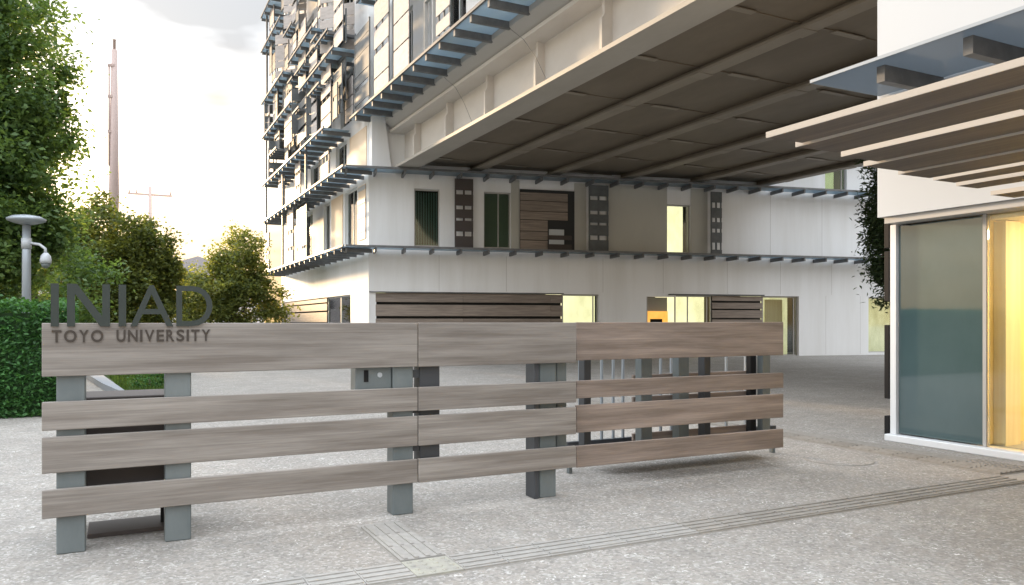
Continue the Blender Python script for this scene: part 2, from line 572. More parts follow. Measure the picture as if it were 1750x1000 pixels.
for k in range(36):
    x = -2.8 + .3 * k
    if x > 7.55: break
    if 1.5 < x < 1.75 or 1.8 < x < 2.0: me = td
    elif x > 3.6: me = txd
    else: me = tx
    put('tile', me, pa, (x, 4.45, .004))
pb = tag(bx('tactile_path', 'tactile', None, 1.555, 1.865, 4.606, 5.62, -.05, .0035), 'short guide tile spur running from the fence to the crossing path', kind='structure')
for k in range(3): put('tile', ty, pb, (1.71, 4.78 + .3 * k, .004))
pc = tag(bx('tactile_path', 'tactile_mid', None, 7.66, 8.30, 4.62, 13.5, -.05, .0035), 'dark guide tiles running beside the glass walled building', kind='structure')
for k in range(29): put('tile', tyd, pc, (7.85, 4.80 + .3 * k, .004))
for k in range(5): put('tile', tdd, pc, (8.14, 4.80 + .3 * k, .0045)) if k < 2 else None

# manhole cover
mh = thing('manhole_cover', 'round paving filled manhole cover flush with the plaza near the glass building', 'manhole cover', (6.97, 5.95, 0))
put('ring', tube_me([(0, 0, -.02), (0, 0, .005)], [.36, .36], 'tactile_mid', 28), mh, (6.97, 5.95, 0))
put('lid', tube_me([(0, 0, -.02), (0, 0, .0075)], [.345, .345], 'ground', 28), mh, (6.97, 5.95, 0))

# ------------------------------------------------------------------ main building
CX, CY = 8.46, 28.88
FA = math.atan2(-.209, .978)
FR = Frame((CX, CY, 0), FA, 1)                 # courtyard front, running away to the right
FL = Frame((CX, CY, 0), math.pi / 2, -1)       # left flank, t = distance beyond the corner
LEN_R, LEN_L = 34.0, 17.8
mb = thing('campus_building', 'white main building behind the fence with dark bracketed eaves and slatted screens', 'building', (CX, CY, 0))

front_holes = [(.06, 7.77, .35, 2.62), (7.77, 9.34, .0, 2.62), (11.45, 12.79, 0, 2.55), (12.79, 14.51, 0, 2.62), (14.51, 16.97, .35, 2.62), (16.97, 18.73, 0, 2.62),
               (22.34, 24.3, .1, 2.62), (1.74, 2.74, 4.42, 6.65), (4.49, 5.59, 4.42, 6.65), (12.38, 13.47, 4.40, 6.45), (20.07, 21.19, 7.4, 9.0)]
FR.wall('front_wall', 'white_wall', mb, 0, LEN_R, 0, 24, .3, front_holes)
left_holes = [(2.6, 6.9, .3, 2.62), (6.9, 17.6, .3, 2.62), (1.6, 3.5, 4.45, 6.9), (6.0, 7.3, 4.45, 6.9), (9.6, 11.6, 4.45, 6.9), (13.6, 15.4, 4.45, 6.9), (3.2, 5.0, 7.5, 9.1),
              (8.0, 10.0, 7.5, 9.1), (2.2, 4.2, 9.7, 11.8), (7.4, 9.4, 9.7, 11.8), (12, 14, 9.7, 11.8), (2.2, 4.2, 14.4, 16.6), (9.4, 11.4, 14.4, 16.6), (5, 7, 12.3, 13.8), (12, 14, 12.3, 13.8)]
FL.wall('flank_wall', 'white_wall', mb, .002, LEN_L, 0, 24, .3, [h for h in left_holes])
FL.box('end_wall', 'white_wall', mb, LEN_L - .3, LEN_L - .003, -12, -.303, 0, 24)
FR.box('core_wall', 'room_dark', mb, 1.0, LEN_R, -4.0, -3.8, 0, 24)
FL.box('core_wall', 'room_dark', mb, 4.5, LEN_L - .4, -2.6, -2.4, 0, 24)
FR.box('roof', 'grey_trim', mb, -.1, LEN_R, -14, .05, 24.003, 24.3)

def window(F, parent, t0, t1, z0, z1, room, pane='glass', mull=(), depth=.12, fr='grey_trim'):
    f = F.box('window', fr, parent, t0 + .001, t1 - .001, -depth - .05, -depth, z1 - .06, z1 - .002)
    for a, b in ((t0 + .002, t0 + .05), (t1 - .05, t1 - .002), *[(m - .02, m + .02) for m in mull]):
        F.box('frame', fr, f, a, b, -depth - .048, -depth - .002, z0 + .05, z1 - .06)
    F.box('frame', fr, f, t0 + .002, t1 - .002, -depth - .05, -depth - .001, z0 + .002, z0 + .05)
    F.box('pane', pane, f, t0 + .05, t1 - .05, -depth - .03, -depth - .02, z0 + .05, z1 - .06)
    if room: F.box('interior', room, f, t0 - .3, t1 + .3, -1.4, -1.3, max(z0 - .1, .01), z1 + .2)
    return f
def planks(F, parent, t0, t1, zs, m='plank_brown', seg=3.6, out=-.06):
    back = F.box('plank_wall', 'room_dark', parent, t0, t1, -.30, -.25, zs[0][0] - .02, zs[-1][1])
    t = t0
    while t < t1 - .1:
        e = min(t + seg, t1)
        for a, b in zs:
            F.box('plank', m, back, t + .003, e - .003, out - .03, out, a, b, .004)
        t = e
# ground-floor front
ZP = [(.40, .78), (.86, 1.22), (1.28, 1.62), (1.72, 2.16), (2.26, 2.60)]
ZP2 = [(.40, .78), (.86, 1.22), (1.28, 1.60), (1.66, 2.00), (2.06, 2.32), (2.40, 2.60)]
planks(FR, mb, .065, 7.765, ZP)
planks(FR, mb, 14.515, 16.965, ZP2, seg=2.45)
window(FR, mb, 7.77, 9.34, 0.0, 2.62, 'lit_room', mull=(9.12,))
window(FR, mb, 12.79, 14.51, 0.0, 2.62, 'lit_room', mull=(13.4, 14.3))
window(FR, mb, 16.97, 18.73, 0.0, 2.62, 'lit_dim', mull=(18.55,))
window(FR, mb, 22.34, 24.3, 0.1, 2.62, 'lit_dim')
for a, b in ((17.62, 18.5),):
    c = FR.box('curtain', 'curtain', mb, a, b, -.95, -.90, .02, 2.5, label='pale curtain drawn behind the right hand ground floor window')
# recessed doorway with a lit golden hood
dw = FR.box('doorway', 'grey_trim', mb, 11.452, 12.788, -.9, -.82, .0, 2.548)
FR.box('jamb', 'grey_trim', dw, 11.452, 11.50, -.82, -.02, .0, 2.548)
FR.box('hood', 'gold_lit', dw, 11.62, 12.78, -.80, -.74, .0, 1.95)
FR.box('screen', 'black', dw, 11.95, 12.50, -.73, -.70, .5, 1.62)
FR.box('lintel', 'steel_dark', mb, 12.44, 16.99, .003, .05, 2.625, 2.67)
FR.box('lintel', 'steel_dark', mb, .02, 7.8, .003, .04, 2.625, 2.655)
# first-floor front
wf = window(FR, mb, 1.74, 2.74, 4.42, 6.65, 'room_dark', pane='glass_green')
for k in range(9): FR.box('blind', 'blind', wf, 1.82 + .1 * k, 1.87 + .1 * k, -.27, -.25, 4.5, 6.55)
window(FR, mb, 4.49, 5.59, 4.42, 6.65, 'olive_panel', pane='glass_green', mull=(5.1,))
window(FR, mb, 12.38, 13.47, 4.40, 6.45, 'lit_room', mull=(13.36,))
window(FR, mb, 20.07, 21.19, 7.4, 9.0, 'lit_dim', pane='glass_green', mull=(21.0,))
def ladder(F, parent, t0, t1, out, rows, m='ladder', up=3):
    """dark screen of solid boards on uprights with a row of square gaps between the boards"""
    z0, z1 = rows[0][0], rows[-1][1]
    ws = t1 - t0
    fr = F.box('ladder_screen', m, parent, t0, t0 + .06, out - .05, out - .01, z0, z1)
    for k in range(1, up):
        c = t0 + ws * k / (up - 1)
        F.box('upright', m, fr, c - .06 if k == up - 1 else c - .035, c if k == up - 1 else c + .035, out - .05, out - .01, z0, z1)
    for a, b in rows:
        F.box('board', m, fr, t0, t1, out - .008, out + .02, a, b)
    return fr
RW = [(4.36, 4.82), (5.0, 5.42), (5.52, 5.86), (6.0, 6.44), (6.6, 7.05)]
ladder(FR, mb, 3.27, 3.99, .32, RW)
ladder(FR, mb, 8.78, 9.62, .32, RW, m='dark_mesh')
ladder(FR, mb, 14.26, 14.76, .32, [(4.36, 4.55), (4.85, 5.28), (5.44, 5.72), (5.9, 6.32), (6.55, 7.0)], m='dark_mesh')
# brown slatted panel between the ladders
sp = FR.box('slat_panel', 'room_dark', mb, 5.95, 8.25, .03, .06, 4.34, 6.8)
z = 4.36
for h in (.42, .36, .46, .34, .42, .34):
    FR.box('slat', 'plank_brown', sp, 5.96, 7.95 if z > 5.4 else 7.1, .065, .09, z, z + h - .03)
    z += h
wb = FR.box('white_panel', 'box_wall', mb, 7.15, 7.78, .10, .13, 4.36, 5.22)
for z0, z1 in ((4.38, 4.62), (4.80, 4.98)):
    FR.box('dark_board', 'ladder', wb, 7.10, 8.10, .135, .16, z0, z1)
for a, b in ((5.60, 5.94), (8.26, 8.775), (9.625, 12.375), (13.475, 14.255)):
    FR.box('wall_panel', 'olive_panel', mb, a, b, .003, .02, 4.335, 7.15, label='olive grey wall panel between the openings under the bridge')
for t in (2.7, 5.4, 9.5, 12.2, 15.2, 17.8, 20.4, 23.1):
    FR.box('joint', 'grey_trim', mb, t, t + .012, .001, .003, 2.7, 4.1)
for t in (17.3, 19.9, 22.5):
    FR.box('joint', 'grey_trim', mb, t, t + .012, .001, .003, 4.4, 6.98)
for t in (20.1, 21.9):
    FR.box('joint', 'grey_trim', mb, t, t + .010, .001, .003, .05, 2.66)

# eaves: a steel edge on bracket fins with glass sheets between them
def canopy(F, parent, t0, t1, z, outw, inn=.01, step=1.07, glass=True, fin=.20, ph=0.0, bt=.07, name='eave'):
    e = F.box(name, 'bracket', parent, t0, t1, outw - .05, outw, z - .05, z + .03)
    t = t0 + bt / 2 + ph
    ts = []
    while t < t1:
        ts.append(t)
        F.box('bracket', 'bracket', e, t - bt / 2, t + bt / 2, inn, outw - .052, z - fin, z - .052)
        t += step
    if glass:
        for a, b in zip([t0] + ts, ts + [t1]):
            if b - a > .15:
                F.box('glass_sheet', 'frosted', e, a + .03, b - .03, inn + .12, outw - .06, z - .048, z - .030)
    return e
canopy(FR, mb, -.9, 25, 4.30, .95)
canopy(FR, mb, -.9, 25, 7.22, .95)
canopy(FR, mb, 15.5, 25, 9.35, .95)
for z, a, b in ((4.28, -.85, 17.6), (7.20, -.85, 17.2), (9.28, 2.2, 17.4), (12.0, .6, 6.9), (12.0, 9.0, 17.4), (14.0, 4.3, 9.6), (14.0, 10.8, 17.5), (17.0, 11.6, 17.6), (17.0, 2.0, 7.4), (19.0, 8.6, 17.6), (21.5, 0, 17.6)):
    canopy(FL, mb, a, b, z, 1.22, ph=.35)

# left flank: planks, windows, screens
planks(FL, mb, 6.905, 17.595, [(.4, .85), (.92, 1.4), (1.48, 1.95), (2.02, 2.34), (2.40, 2.60)], seg=3.5)
window(FL, mb, 2.6, 6.9, .3, 2.62, 'lit_dim', pane='glass_green', mull=(4.6,), fr='sill')
for h in left_holes[2:]:
    window(FL, mb, *h, 'room_dark' if h[0] != 9.6 else 'lit_dim', pane='glass_green', mull=((h[0] + h[1]) / 2,), fr='sill')
for t0, t1, z0, z1 in ((.35, 1.3, 4.7, 6.8), (3.75, 5.7, 4.45, 6.9), (11.9, 13.3, 4.45, 6.9), (.2, 2.6, 7.5, 9.0)):
    f = FL.box('wall_panel', 'peach', mb, t0, t1, .005, .035, z0, z1)
for z in (5.0, 5.55, 6.1, 6.6):
    FL.box('wall_stripe', 'box_wall', mb, .30, 1.35, .04, .055, z, z + .16)

SL_RAND = random.Random(3)
def slat_screen(F, parent, t0, t1, out, z0, z1, m='slat_pale', big=.5):
    fr = F.box('slat_screen', 'bracket', parent, t0 + .08, t0 + .13, out - .06, out - .015, z0, z1)
    F.box('post', 'bracket', fr, t1 - .13, t1 - .08, out - .06, out - .015, z0, z1)
    F.box('post', 'bracket', fr, (t0 + t1) / 2 - .025, (t0 + t1) / 2 + .025, out - .06, out - .015, z0, z1)
    z = z0
    while z < z1 - .12:
        h = min(SL_RAND.choice((.34, .5, .62, .8)) * (big / .5), z1 - z)
        F.box('slat', m, fr, t0, t1, out - .012, out + .014, z, z + h, .003)
        z += h + SL_RAND.choice((.03, .05, .16, .2))
    return fr
def dark_screen(F, parent, t0, t1, out, z0, z1):
    fr = F.box('louvre_screen', 'dark_mesh', parent, t0, t0 + .06, out - .05, out, z0, z1)
    F.box('post', 'dark_mesh', fr, t1 - .06, t1, out - .05, out, z0, z1)
    z = z0 + .05
    while z < z1 - .3:
        h = SL_RAND.choice((.35, .5, .7))
        F.box('board', 'dark_mesh', fr, t0 + .062, t1 - .062, out - .035, out - .008, z, min(z + h, z1))
        z += h + SL_RAND.choice((.02, .04, .16))
    return fr
def cross_screen(F, parent, t, o0, o1, z0, z1, kind):
    """a screen standing square to the wall, facing the viewer"""
    G = Frame(F.p(t, o1, 0), F.a - math.pi / 2 * F.side * -1 if False else 0.0, 1)
    (slat_screen if kind == 'pale' else dark_screen)(G, parent, 0, o1 - o0, 0, z0, z1)
OUT = .88
# (distance beyond the corner, width, z0, z1, kind)
scr = [(2.3, 1.65, 9.4, 12.75, 'p'), (7.0, 1.6, 12.3, 15.4, 'p'), (9.1, 1.4, 14.7, 18.6, 'p'), (10.2, 1.9, 10.4, 13.2, 'p'), (4.7, 1.5, 12.6, 14.6, 'p'),
       (13.9, 1.5, 12.2, 14.3, 'p'), (15.2, 1.5, 16.8, 20, 'p'), (3.0, 1.5, 14.4, 18, 'p'), (5.6, 1.2, 16.5, 20, 'p'), (12.6, 1.5, 14.4, 17.0, 'p'), (15.4, 1.6, 9.3, 11.4, 'p'),
       (4.8, 1.4, 9.4, 11.9, 'p'), (6.9, 2.1, 9.9, 12.0, 'd'), (13.6, 1.5, 10.6, 12.6, 'd'), (6.9, 2.2, 4.32, 7.6, 'd'), (7.6, 1.3, 16.6, 20, 'd'), (.4, 1.4, 12.2, 15.5, 'p'), (11.2, 1.2, 17.5, 20, 'd'), (5.9, 1.0, 12.3, 13.6, 'd'), (9.6, 1.2, 13.3, 14.6, 'd'), (11.9, 1.2, 12.1, 14.0, 'd'), (.6, 1.3, 9.5, 11.4, 'd'), (8.6, 1.2, 7.4, 9.2, 'p'), (12.2, 1.6, 7.3, 9.2, 'p'), (9.9, 1.5, 4.4, 7.1, 'p')]
XR = random.Random(12)
for k in range(26):
    t = XR.uniform(.3, 16.6); z0 = XR.choice((9.35, 10.1, 12.1, 12.6, 14.1, 15.2, 16.2, 17.2))
    scr.append((t, XR.uniform(.6, 1.2), z0, z0 + XR.uniform(.9, 2.0), XR.choice('pdd')))
for t, wd, z0, z1, k in scr:
    OUT = .88 if wd > 1.25 else XR.choice((.45, .65, .80, 1.0))
    (slat_screen if k == 'p' else dark_screen)(FL, mb, t, t + wd, OUT, z0, z1)
# small glazed shelves between the screens
for k in range(16):
    t = XR.uniform(.3, 16.0); z = XR.choice((10.6, 11.3, 13.0, 13.4, 15.0, 15.7, 16.3))
    canopy(FL, mb, t, t + XR.choice((1.2, 2.2)), z, XR.choice((.8, 1.0, 1.2)), step=.55, ph=.1, fin=.16, name='shelf')
ladder(FL, mb, 16.0, 17.4, 1.0, [(4.32, 5.0), (5.3, 5.42), (5.72, 6.5)], m='dark_mesh', up=4)
ladder(FL, mb, 3.4, 5.2, .7, [(7.3, 8.2), (8.5, 8.62)], m='dark_mesh', up=4)
# screens standing askew to the flank, seen nearly face on
def askew(t, o0, z0, z1, wd, ang, kind):
    G = Frame((CX - o0, CY + t, 0), R(ang), 1)
    (slat_screen if kind == 'p' else dark_screen)(G, mb, 0, wd, 0, z0, z1)
for t, o0, z0, z1, wd, ang, k in ((3.2, 1.1, 12.5, 15.2, 1.75, -48, 'p'), (5.9, 1.1, 9.35, 12.0, 1.1, -20, 'd'), (8.9, 1.15, 10.4, 12.6, 1.0, -10, 'd'), (12.9, 1.2, 14.2, 16.6, 1.4, -50, 'p'),
                                  (15.0, 1.2, 9.3, 11.6, 1.0, -10, 'd'), (16.4, 1.2, 11.9, 13.8, 1.0, -5, 'd'), (10.6, 1.2, 16.0, 19.0, 1.3, -45, 'p')):
    askew(t, o0, z0, z1, wd, ang, k)
for t, z0, z1 in ((17.3, 4.3, 7.2), (17.3, 7.2, 9.3), (17.2, 9.3, 14.0), (12.2, 4.3, 9.3), (6.6, 7.2, 9.4), (17.0, 14, 19)):
    FL.box('flank_post', 'bracket', mb, t - .05, t + .05, .9, 1.0, z0, z1)

# ------------------------------------------------------------------ overhead block spanning the passage
OB0, OB1 = 6.75, 28.6
X0, X1 = 9.25, 24.8
ob = thing('bridge_block', 'building block bridging the passage on pale steel girders with a brown ribbed underside', 'bridge', (X0, 17.5, 0))
ZB, ZT = 7.28, 8.70
# outer girder
bx('bottom_flange', 'girder_shaded', ob, X0, X0 + .80, OB0, OB1, ZB, ZB + .10)
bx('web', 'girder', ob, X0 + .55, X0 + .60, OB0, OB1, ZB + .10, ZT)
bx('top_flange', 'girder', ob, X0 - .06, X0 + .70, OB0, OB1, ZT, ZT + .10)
for k in range(7):
    y = 8.35 + 3.08 * k
    if y > OB1 - .3: break
    prism('stiffener', 'girder', ob, [(X0 + .27, ZB + .10), (X0 + .55, ZB + .10), (X0 + .55, ZT), (X0 + .34, ZT), (X0 + .34, ZT - .38), (X0 + .27, ZT - .48)], 'y', y - .05, y + .05)
# edge plate above the girder and its sloping soffit
prism('edge_soffit', 'grey_trim', ob, [(X0 + .06, ZT + .10), (X0 + .55, ZT + .10), (X0 + .55, 9.32), (8.98, 9.32), (8.98, 9.10)], 'y', OB0, OB1)  # same paint as the girder, its shade put in as darker grey
# underside: plates, lengthwise beams and cross ribs
xs = [X0 + 3.1 * k for k in range(6)]
ys = [8.35 + 3.08 * k for k in range(7)]
yb = [OB0] + ys + [OB1]
for i in range(5):
    for a, b in zip(yb, yb[1:]):
        bx('soffit_plate', 'soffit', ob, xs[i] + (.62 if i == 0 else .02), xs[i + 1] - .02, a + .0015, b - .0015, 7.56, 7.66)
for i in range(1, 6):
    g = bx('beam', 'beam', ob, xs[i] - .20, xs[i] + .20, OB0, OB1, 7.36, 7.42)
    bx('beam_web', 'soffit', g, xs[i] - .03, xs[i] + .03, OB0, OB1, 7.42, 7.559)
    for y in ys:
        bx('splice', 'beam', g, xs[i] - .22, xs[i] + .22, y - .2, y + .2, 7.345, 7.358)
for i in range(5):
    for y in ys:
        r = bx('cross_rib', 'soffit', ob, xs[i] + (.62 if i == 0 else .032), xs[i + 1] - .032, y - .02, y + .02, 7.535, 7.558)
        bx('rib_flange', 'beam', r, xs[i] + .9, xs[i] + 1.8, y - .08, y + .08, 7.515, 7.534)
# floors above
bx('upper_floor', 'white_wall', ob, 9.3, X1, OB0, OB1, 9.33, 9.7)
FB = Frame((8.98, OB0, 0), math.pi / 2, -1)
bh = [(14.0, 15.6, 9.9, 12.2), (16.4, 17.0, 9.9, 12.2), (10.2, 12.4, 9.9, 12.4), (6.4, 8.6, 9.9, 12.4), (18.6, 19.6, 9.9, 12.4), (2, 4.5, 9.9, 12.4)]
FB.wall('upper_wall', 'white_wall', ob, 0, OB1 - OB0, 9.325, 22, .25, bh)
bx('far_wall', 'white_wall', ob, X1 - .2, X1, OB0, OB1, 9.7, 22)
bx('roof', 'grey_trim', ob, 8.9, X1 + .05, OB0, OB1, 22.002, 22.3)
bx('inner_wall', 'room_dark', ob, 11.5, 11.7, OB0, OB1, 9.7, 22)
for h in bh:
    window(FB, ob, *h, None, pane='glass_green', mull=((h[0] + h[1]) / 2,), fr='sill')
canopy(FB, ob, .3, OB1 - OB0 + .9, 9.30, 1.12, inn=-.14, ph=.2, bt=.11, fin=.24)
canopy(FB, ob, 6, OB1 - OB0 - .1, 13.4, 1.12, ph=.2)
for t, wd, z0, z1 in ((17.9, 1.6, 9.36, 13.2), (15.9, 1.45, 9.36, 13.2), (12.6, 1.0, 9.45, 13.2), (8.9, 1.0, 9.45, 13.2), (4.5, 1.4, 9.45, 13.2)):
    slat_screen(FB, ob, t, t + wd, 1.08, z0, z1)
dark_screen(FB, ob, 20.1, 22.0, 1.10, 9.5, 12.3)
for t in (17.5, 17.75):
    FB.box('downpipe', 'bracket', ob, t - .05, t + .05, .90, 1.0, 9.34, 13.2)
# planter balcony frames beside the slats
for t in (14.9, 15.6):
    FB.box('balcony_post', 'grey_trim', ob, t - .05, t + .05, .6, .7, 9.34, 11.2)
bx('balcony_rail', 'grey_trim', ob, 8.28, 8.38, OB0 + 14.85, OB0 + 15.65, 11.2, 11.26)
# slanting end plate where the girder meets the main building
prism('end_plate', 'white_wall', ob, [(8.47, 7.30), (9.24, 7.30), (8.97, 9.30), (8.47, 9.30)], 'y', OB1 - .12, OB1 + .24)
# slack cables hung along the girder
for y0, dz in ((12.6, 0), (17.9, .05), (22.4, 0)):
    pts = [(8.95, y0, 9.05), (9.16, y0 - .4, 8.66), (9.22, y0 - .9, 8.1), (9.30, y0 - 1.35, 7.39)]
    put('cable', tube_me(pts, [.006] * 4, 'bracket', 5), ob)

# ------------------------------------------------------------------ right building with glass wall
rb = thing('entrance_building', 'white building on the right with a glass ground floor and slatted canopy', 'building', (8.6, 3, 0))
WX = 8.45
bx('upper_wall', 'box_wall', rb, WX, 24.5, -14, 6.62, 2.80, 9.3)
bx('tower_wall', 'box_wall', rb, WX + .02, 24.4, -14, 6.58, 9.302, 16)
bx('soffit_trim', 'grey_trim', rb, WX + .05, 9.4, -14, 6.56, 2.72, 2.798)
bx('sill', 'sill', rb, 8.62, 8.92, -10, 6.66, 0, .085, .01)
bx('corner_post', 'sill', rb, 8.70, 8.80, 6.55, 6.63, .087, 2.718)
def pane(y0, y1, m, nm='pane'):
    return bx(nm, m, rb, 8.745, 8.765, y0, y1, .10, 2.70)
pane(5.48, 6.54, 'teal_panel', 'glass_panel')
bx('mullion', 'grey_trim', rb, 8.73, 8.80, 5.43, 5.47, .087, 2.718)
for a, b in ((4.1, 5.42), (2.7, 4.05), (1.3, 2.65), (-.1, 1.25), (-1.5, -.15)):
    pane(a, b, 'glass')
    bx('mullion', 'grey_trim', rb, 8.73, 8.79, a - .045, a - .005, .087, 2.718)
bx('end_wall', 'box_wall', rb, 8.82, 24.4, 6.50, 6.60, .0, 2.718)
bx('floor_slab', 'grey_trim', rb, 8.93, 20, -10, 6.49, .0, .09)
bx('room_wall', 'yellow_wall', rb, 11.6, 11.75, -8, 6.48, .092, 2.718)
bx('room_wall', 'yellow_wall', rb, 8.83, 11.58, 5.50, 5.56, .092, 2.718)
bx('ceiling', 'curtain', rb, 8.83, 11.58, -8, 5.49, 2.66, 2.715)
for y in (4.6, 3.0, 1.2):
    bx('ceiling_lamp', 'lamp_warm', rb, 9.3, 10.9, y - .15, y + .15, 2.60, 2.655)
bx('cream_column', 'curtain', rb, 8.98, 9.26, 5.36, 5.498, .092, 2.65)
# dark louvre boards at the end wall
for z0, z1 in ((.06, .30), (.52, 1.46), (1.76, 2.40), (2.44, 2.78)):
    bx('end_louvre', 'black', rb, 8.74, 8.83, 6.68, 6.75, z0, z1, .006)
bx('louvre_post', 'black', rb, 8.835, 8.87, 6.64, 6.675, 0, 2.78)
# glass eave on deep brackets
FX = Frame((WX, 4.2, 0), math.pi / 2, -1)
ev = FX.box('eave', 'frosted_grey', rb, -9.0, 2.38, .02, 1.20, 4.30, 4.33)
FX.box('edge_strip', 'galv', ev, -9.0, 2.38, 1.203, 1.215, 4.30, 4.335)
for t in (1.58, .60, -.47, -1.54, -2.61, -3.7):
    FX.box('bracket', 'bracket', ev, t - .05, t + .05, .02, 1.02, 4.12, 4.298)
# slatted canopy over the entrance
cn = bx('canopy', 'bracket', rb, 4.3, 8.44, -1.0, -.92, 2.86, 2.98)
bx('cross_beam', 'bracket', cn, 4.3, 8.44, 2.3, 2.38, 2.86, 2.98)
for x0, x1, yend, dz in ((4.08, 4.43, 4.10, 0), (4.44, 4.87, 4.17, -.014), (5.07, 5.49, 4.30, 0), (5.50, 6.00, 4.44, -.013), (6.01, 6.42, 4.50, -.025), (6.62, 6.92, 4.60, -.01), (7.04, 7.36, 4.66, -.02), (7.86, 8.25, 4.84, -.02)):
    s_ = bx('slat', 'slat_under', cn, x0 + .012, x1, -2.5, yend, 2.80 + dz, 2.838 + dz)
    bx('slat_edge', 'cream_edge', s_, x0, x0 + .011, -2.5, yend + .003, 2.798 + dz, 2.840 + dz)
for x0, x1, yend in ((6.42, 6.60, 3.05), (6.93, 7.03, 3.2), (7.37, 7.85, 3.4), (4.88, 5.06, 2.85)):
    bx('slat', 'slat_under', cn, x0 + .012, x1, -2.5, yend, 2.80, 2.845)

# ------------------------------------------------------------------ sign fence
FY = 5.75
sf = thing('sign_fence', 'weathered grey plank fence on steel posts carrying raised letters', 'fence', (2.7, 5.9, 0))
TOP = [(1.150, 1.492), (.806, .988), (.533, .764), (.246, .428)]
SEG3 = [(1.158, 1.496), (.822, .978), (.520, .762), (.212, .402)]
for i, (z0, z1) in enumerate(TOP):
    bx('plank', 'wood', sf, -.44, 2.078, FY, FY + .035, z0, z1, .004)
    bx('plank', 'wood', sf, 2.083, 3.52, FY - .004, FY + .031, z0 - .002, z1 + .001, .004)
for z0, z1 in SEG3:
    bx('plank', 'wood_warm_lit', sf, 3.60, 6.08, FY + .12, FY + .155, z0, z1, .004)
for z0, z1 in SEG3[1:]:
    bx('rear_plank', 'wood_warm_lit', sf, 4.50, 6.10, 6.28, 6.31, z0, z1, .004, label='plank on the rear side of the fence')
bx('deepened_rear_panel', 'ladder', sf, -.36, .45, 6.02, 6.55, .30, .985, .006, label='dark rear panel behind the two left posts, deepened to shade the ground')  # rear panel made deep as a box to throw shade on the ground
bx('shadow_slab', 'ladder', sf, -.20, .34, 6.12, 6.50, 0, .03, .004)  # dark slab standing in for the shadow on the paving
for x in (-.28, .40): bx('rear_panel_leg', 'steel_dark', sf, x - .03, x + .03, 6.44, 6.50, .0, .299)
def post(x, y, wx, wy, z1, m='steel'):
    p = bx('post', m, sf, x - wx / 2, x + wx / 2, y, y + wy, 0, z1, .006)
    return p
for x in (-.28, .36, 1.97):
    post(x, FY + .037, .165, .15, 1.40)
bx('post', 'steel_dark', sf, 2.115, 2.285, FY + .06, FY + .20, .29, 1.40, .006)
for z in (1.06, .78, .48): bx('tie', 'steel_dark', sf, 2.056, 2.113, FY + .07, FY + .15, z, z + .06)
post(3.155, FY + .037, .05, .16, 1.38, 'steel_dark')
post(3.27, FY + .05, .16, .14, 1.40)
bx('post', 'steel', sf, 3.38, 3.48, FY + .09, FY + .21, .29, 1.40, .006)
for x, wx, m in ((3.86, .075, 'steel_dark'), (5.28, .08, 'steel_dark'), (4.98, .13, 'steel'), (4.53, .13, 'steel')):
    bx('post', m, sf, x - wx / 2, x + wx / 2, 6.10, 6.20, .24, 1.38, .004)
bx('post', 'black', sf, 5.95, 6.03, 6.20, 6.27, .24, 1.38, .004)
bx('post', 'steel', sf, 6.06, 6.17, 6.14, 6.22, .22, 1.38, .004)
bx('cable_post', 'black', sf, .27, .31, 6.25, 6.29, 0, .45, .004)
# gate box with key slot and lamp beside the third post
gb = bx('gate_box', 'steel', sf, 1.60, 1.885, FY + .06, FY + .20, .80, 1.20, .006)
bx('key_slot', 'black', gb, 1.665, 1.70, FY + .055, FY + .0595, 1.04, 1.13)
put('indicator_lamp', tube_me([(0, .006, 0), (0, -.004, 0)], [.022, .018], 'skin_white', 12), gb, (1.79, FY + .058, 1.09))

# raised lettering, one mesh per letter
def letter_me(ch, wd, ht, dep, m):
    cu = bpy.data.curves.new('letter', 'FONT')
    cu.body = ch
    cu.extrude = .05
    cu.offset = .022 if ht < .1 else 0.0
    cu.resolution_u = 5
    ob_ = bpy.data.objects.new('letter_tmp', cu)
    COL.objects.link(ob_)
    bpy.context.view_layer.update()
    me = bpy.data.meshes.new_from_object(ob_.evaluated_get(bpy.context.evaluated_depsgraph_get()))
    bpy.data.objects.remove(ob_)
    v = np.empty(len(me.vertices) * 3, dtype=np.float32)
    me.vertices.foreach_get('co', v)
    v = v.reshape(-1, 3)
    lo, hi = v.min(0), v.max(0)
    v = (v - lo) / np.maximum(hi - lo, 1e-6)
    o = np.stack([v[:, 0] * wd, (1 - v[:, 2]) * dep, v[:, 1] * ht], 1)
    me.vertices.foreach_set('co', o.astype(np.float32).ravel())
    me.materials.clear()
    me.materials.append(M[m])
    me.update()
    return me
def stroke_letter(ch, wd, ht, dep, sw, m):
    """geometric capitals with a heavy even stroke"""
    if ch == 'I': polys = [[(0, 0), (wd, 0), (wd, ht), (0, ht)]]
    elif ch == 'N':
        k = sw * 1.25
        polys = [[(0, 0), (sw, 0), (sw, ht - k * 1.15), (wd - k, 0), (wd, 0), (wd, ht), (wd - sw, ht), (wd - sw, k * 1.15), (k, ht), (0, ht)]]
    else: return letter_me(ch, wd, ht, dep, m)
    bm = bmesh.new()
    for P in polys:
        A = [bm.verts.new((p[0], 0, p[1])) for p in P]; B = [bm.verts.new((p[0], dep, p[1])) for p in P]
        bm.faces.new(A); bm.faces.new(B[::-1])
        for i in range(len(P)):
            j = (i + 1) % len(P)
            bm.faces.new((A[i], A[j], B[j], B[i]))
    return from_bm(bm, m)
for ch, a, b in (('I', -.39, -.345), ('N', -.30, -.055), ('I', -.005, .04), ('A', .065, .325), ('D', .345, .575)):
    put('letter', stroke_letter(ch, b - a, .275, .012, .045, 'letter'), sf, (a, FY - .0145, 1.470))
x = -.385
adv = {'T': .050, 'O': .066, 'Y': .050, 'U': .050, 'N': .054, 'I': .014, 'V': .054, 'E': .042, 'R': .046, 'S': .046}
word = 'TOYO UNIVERSITY'
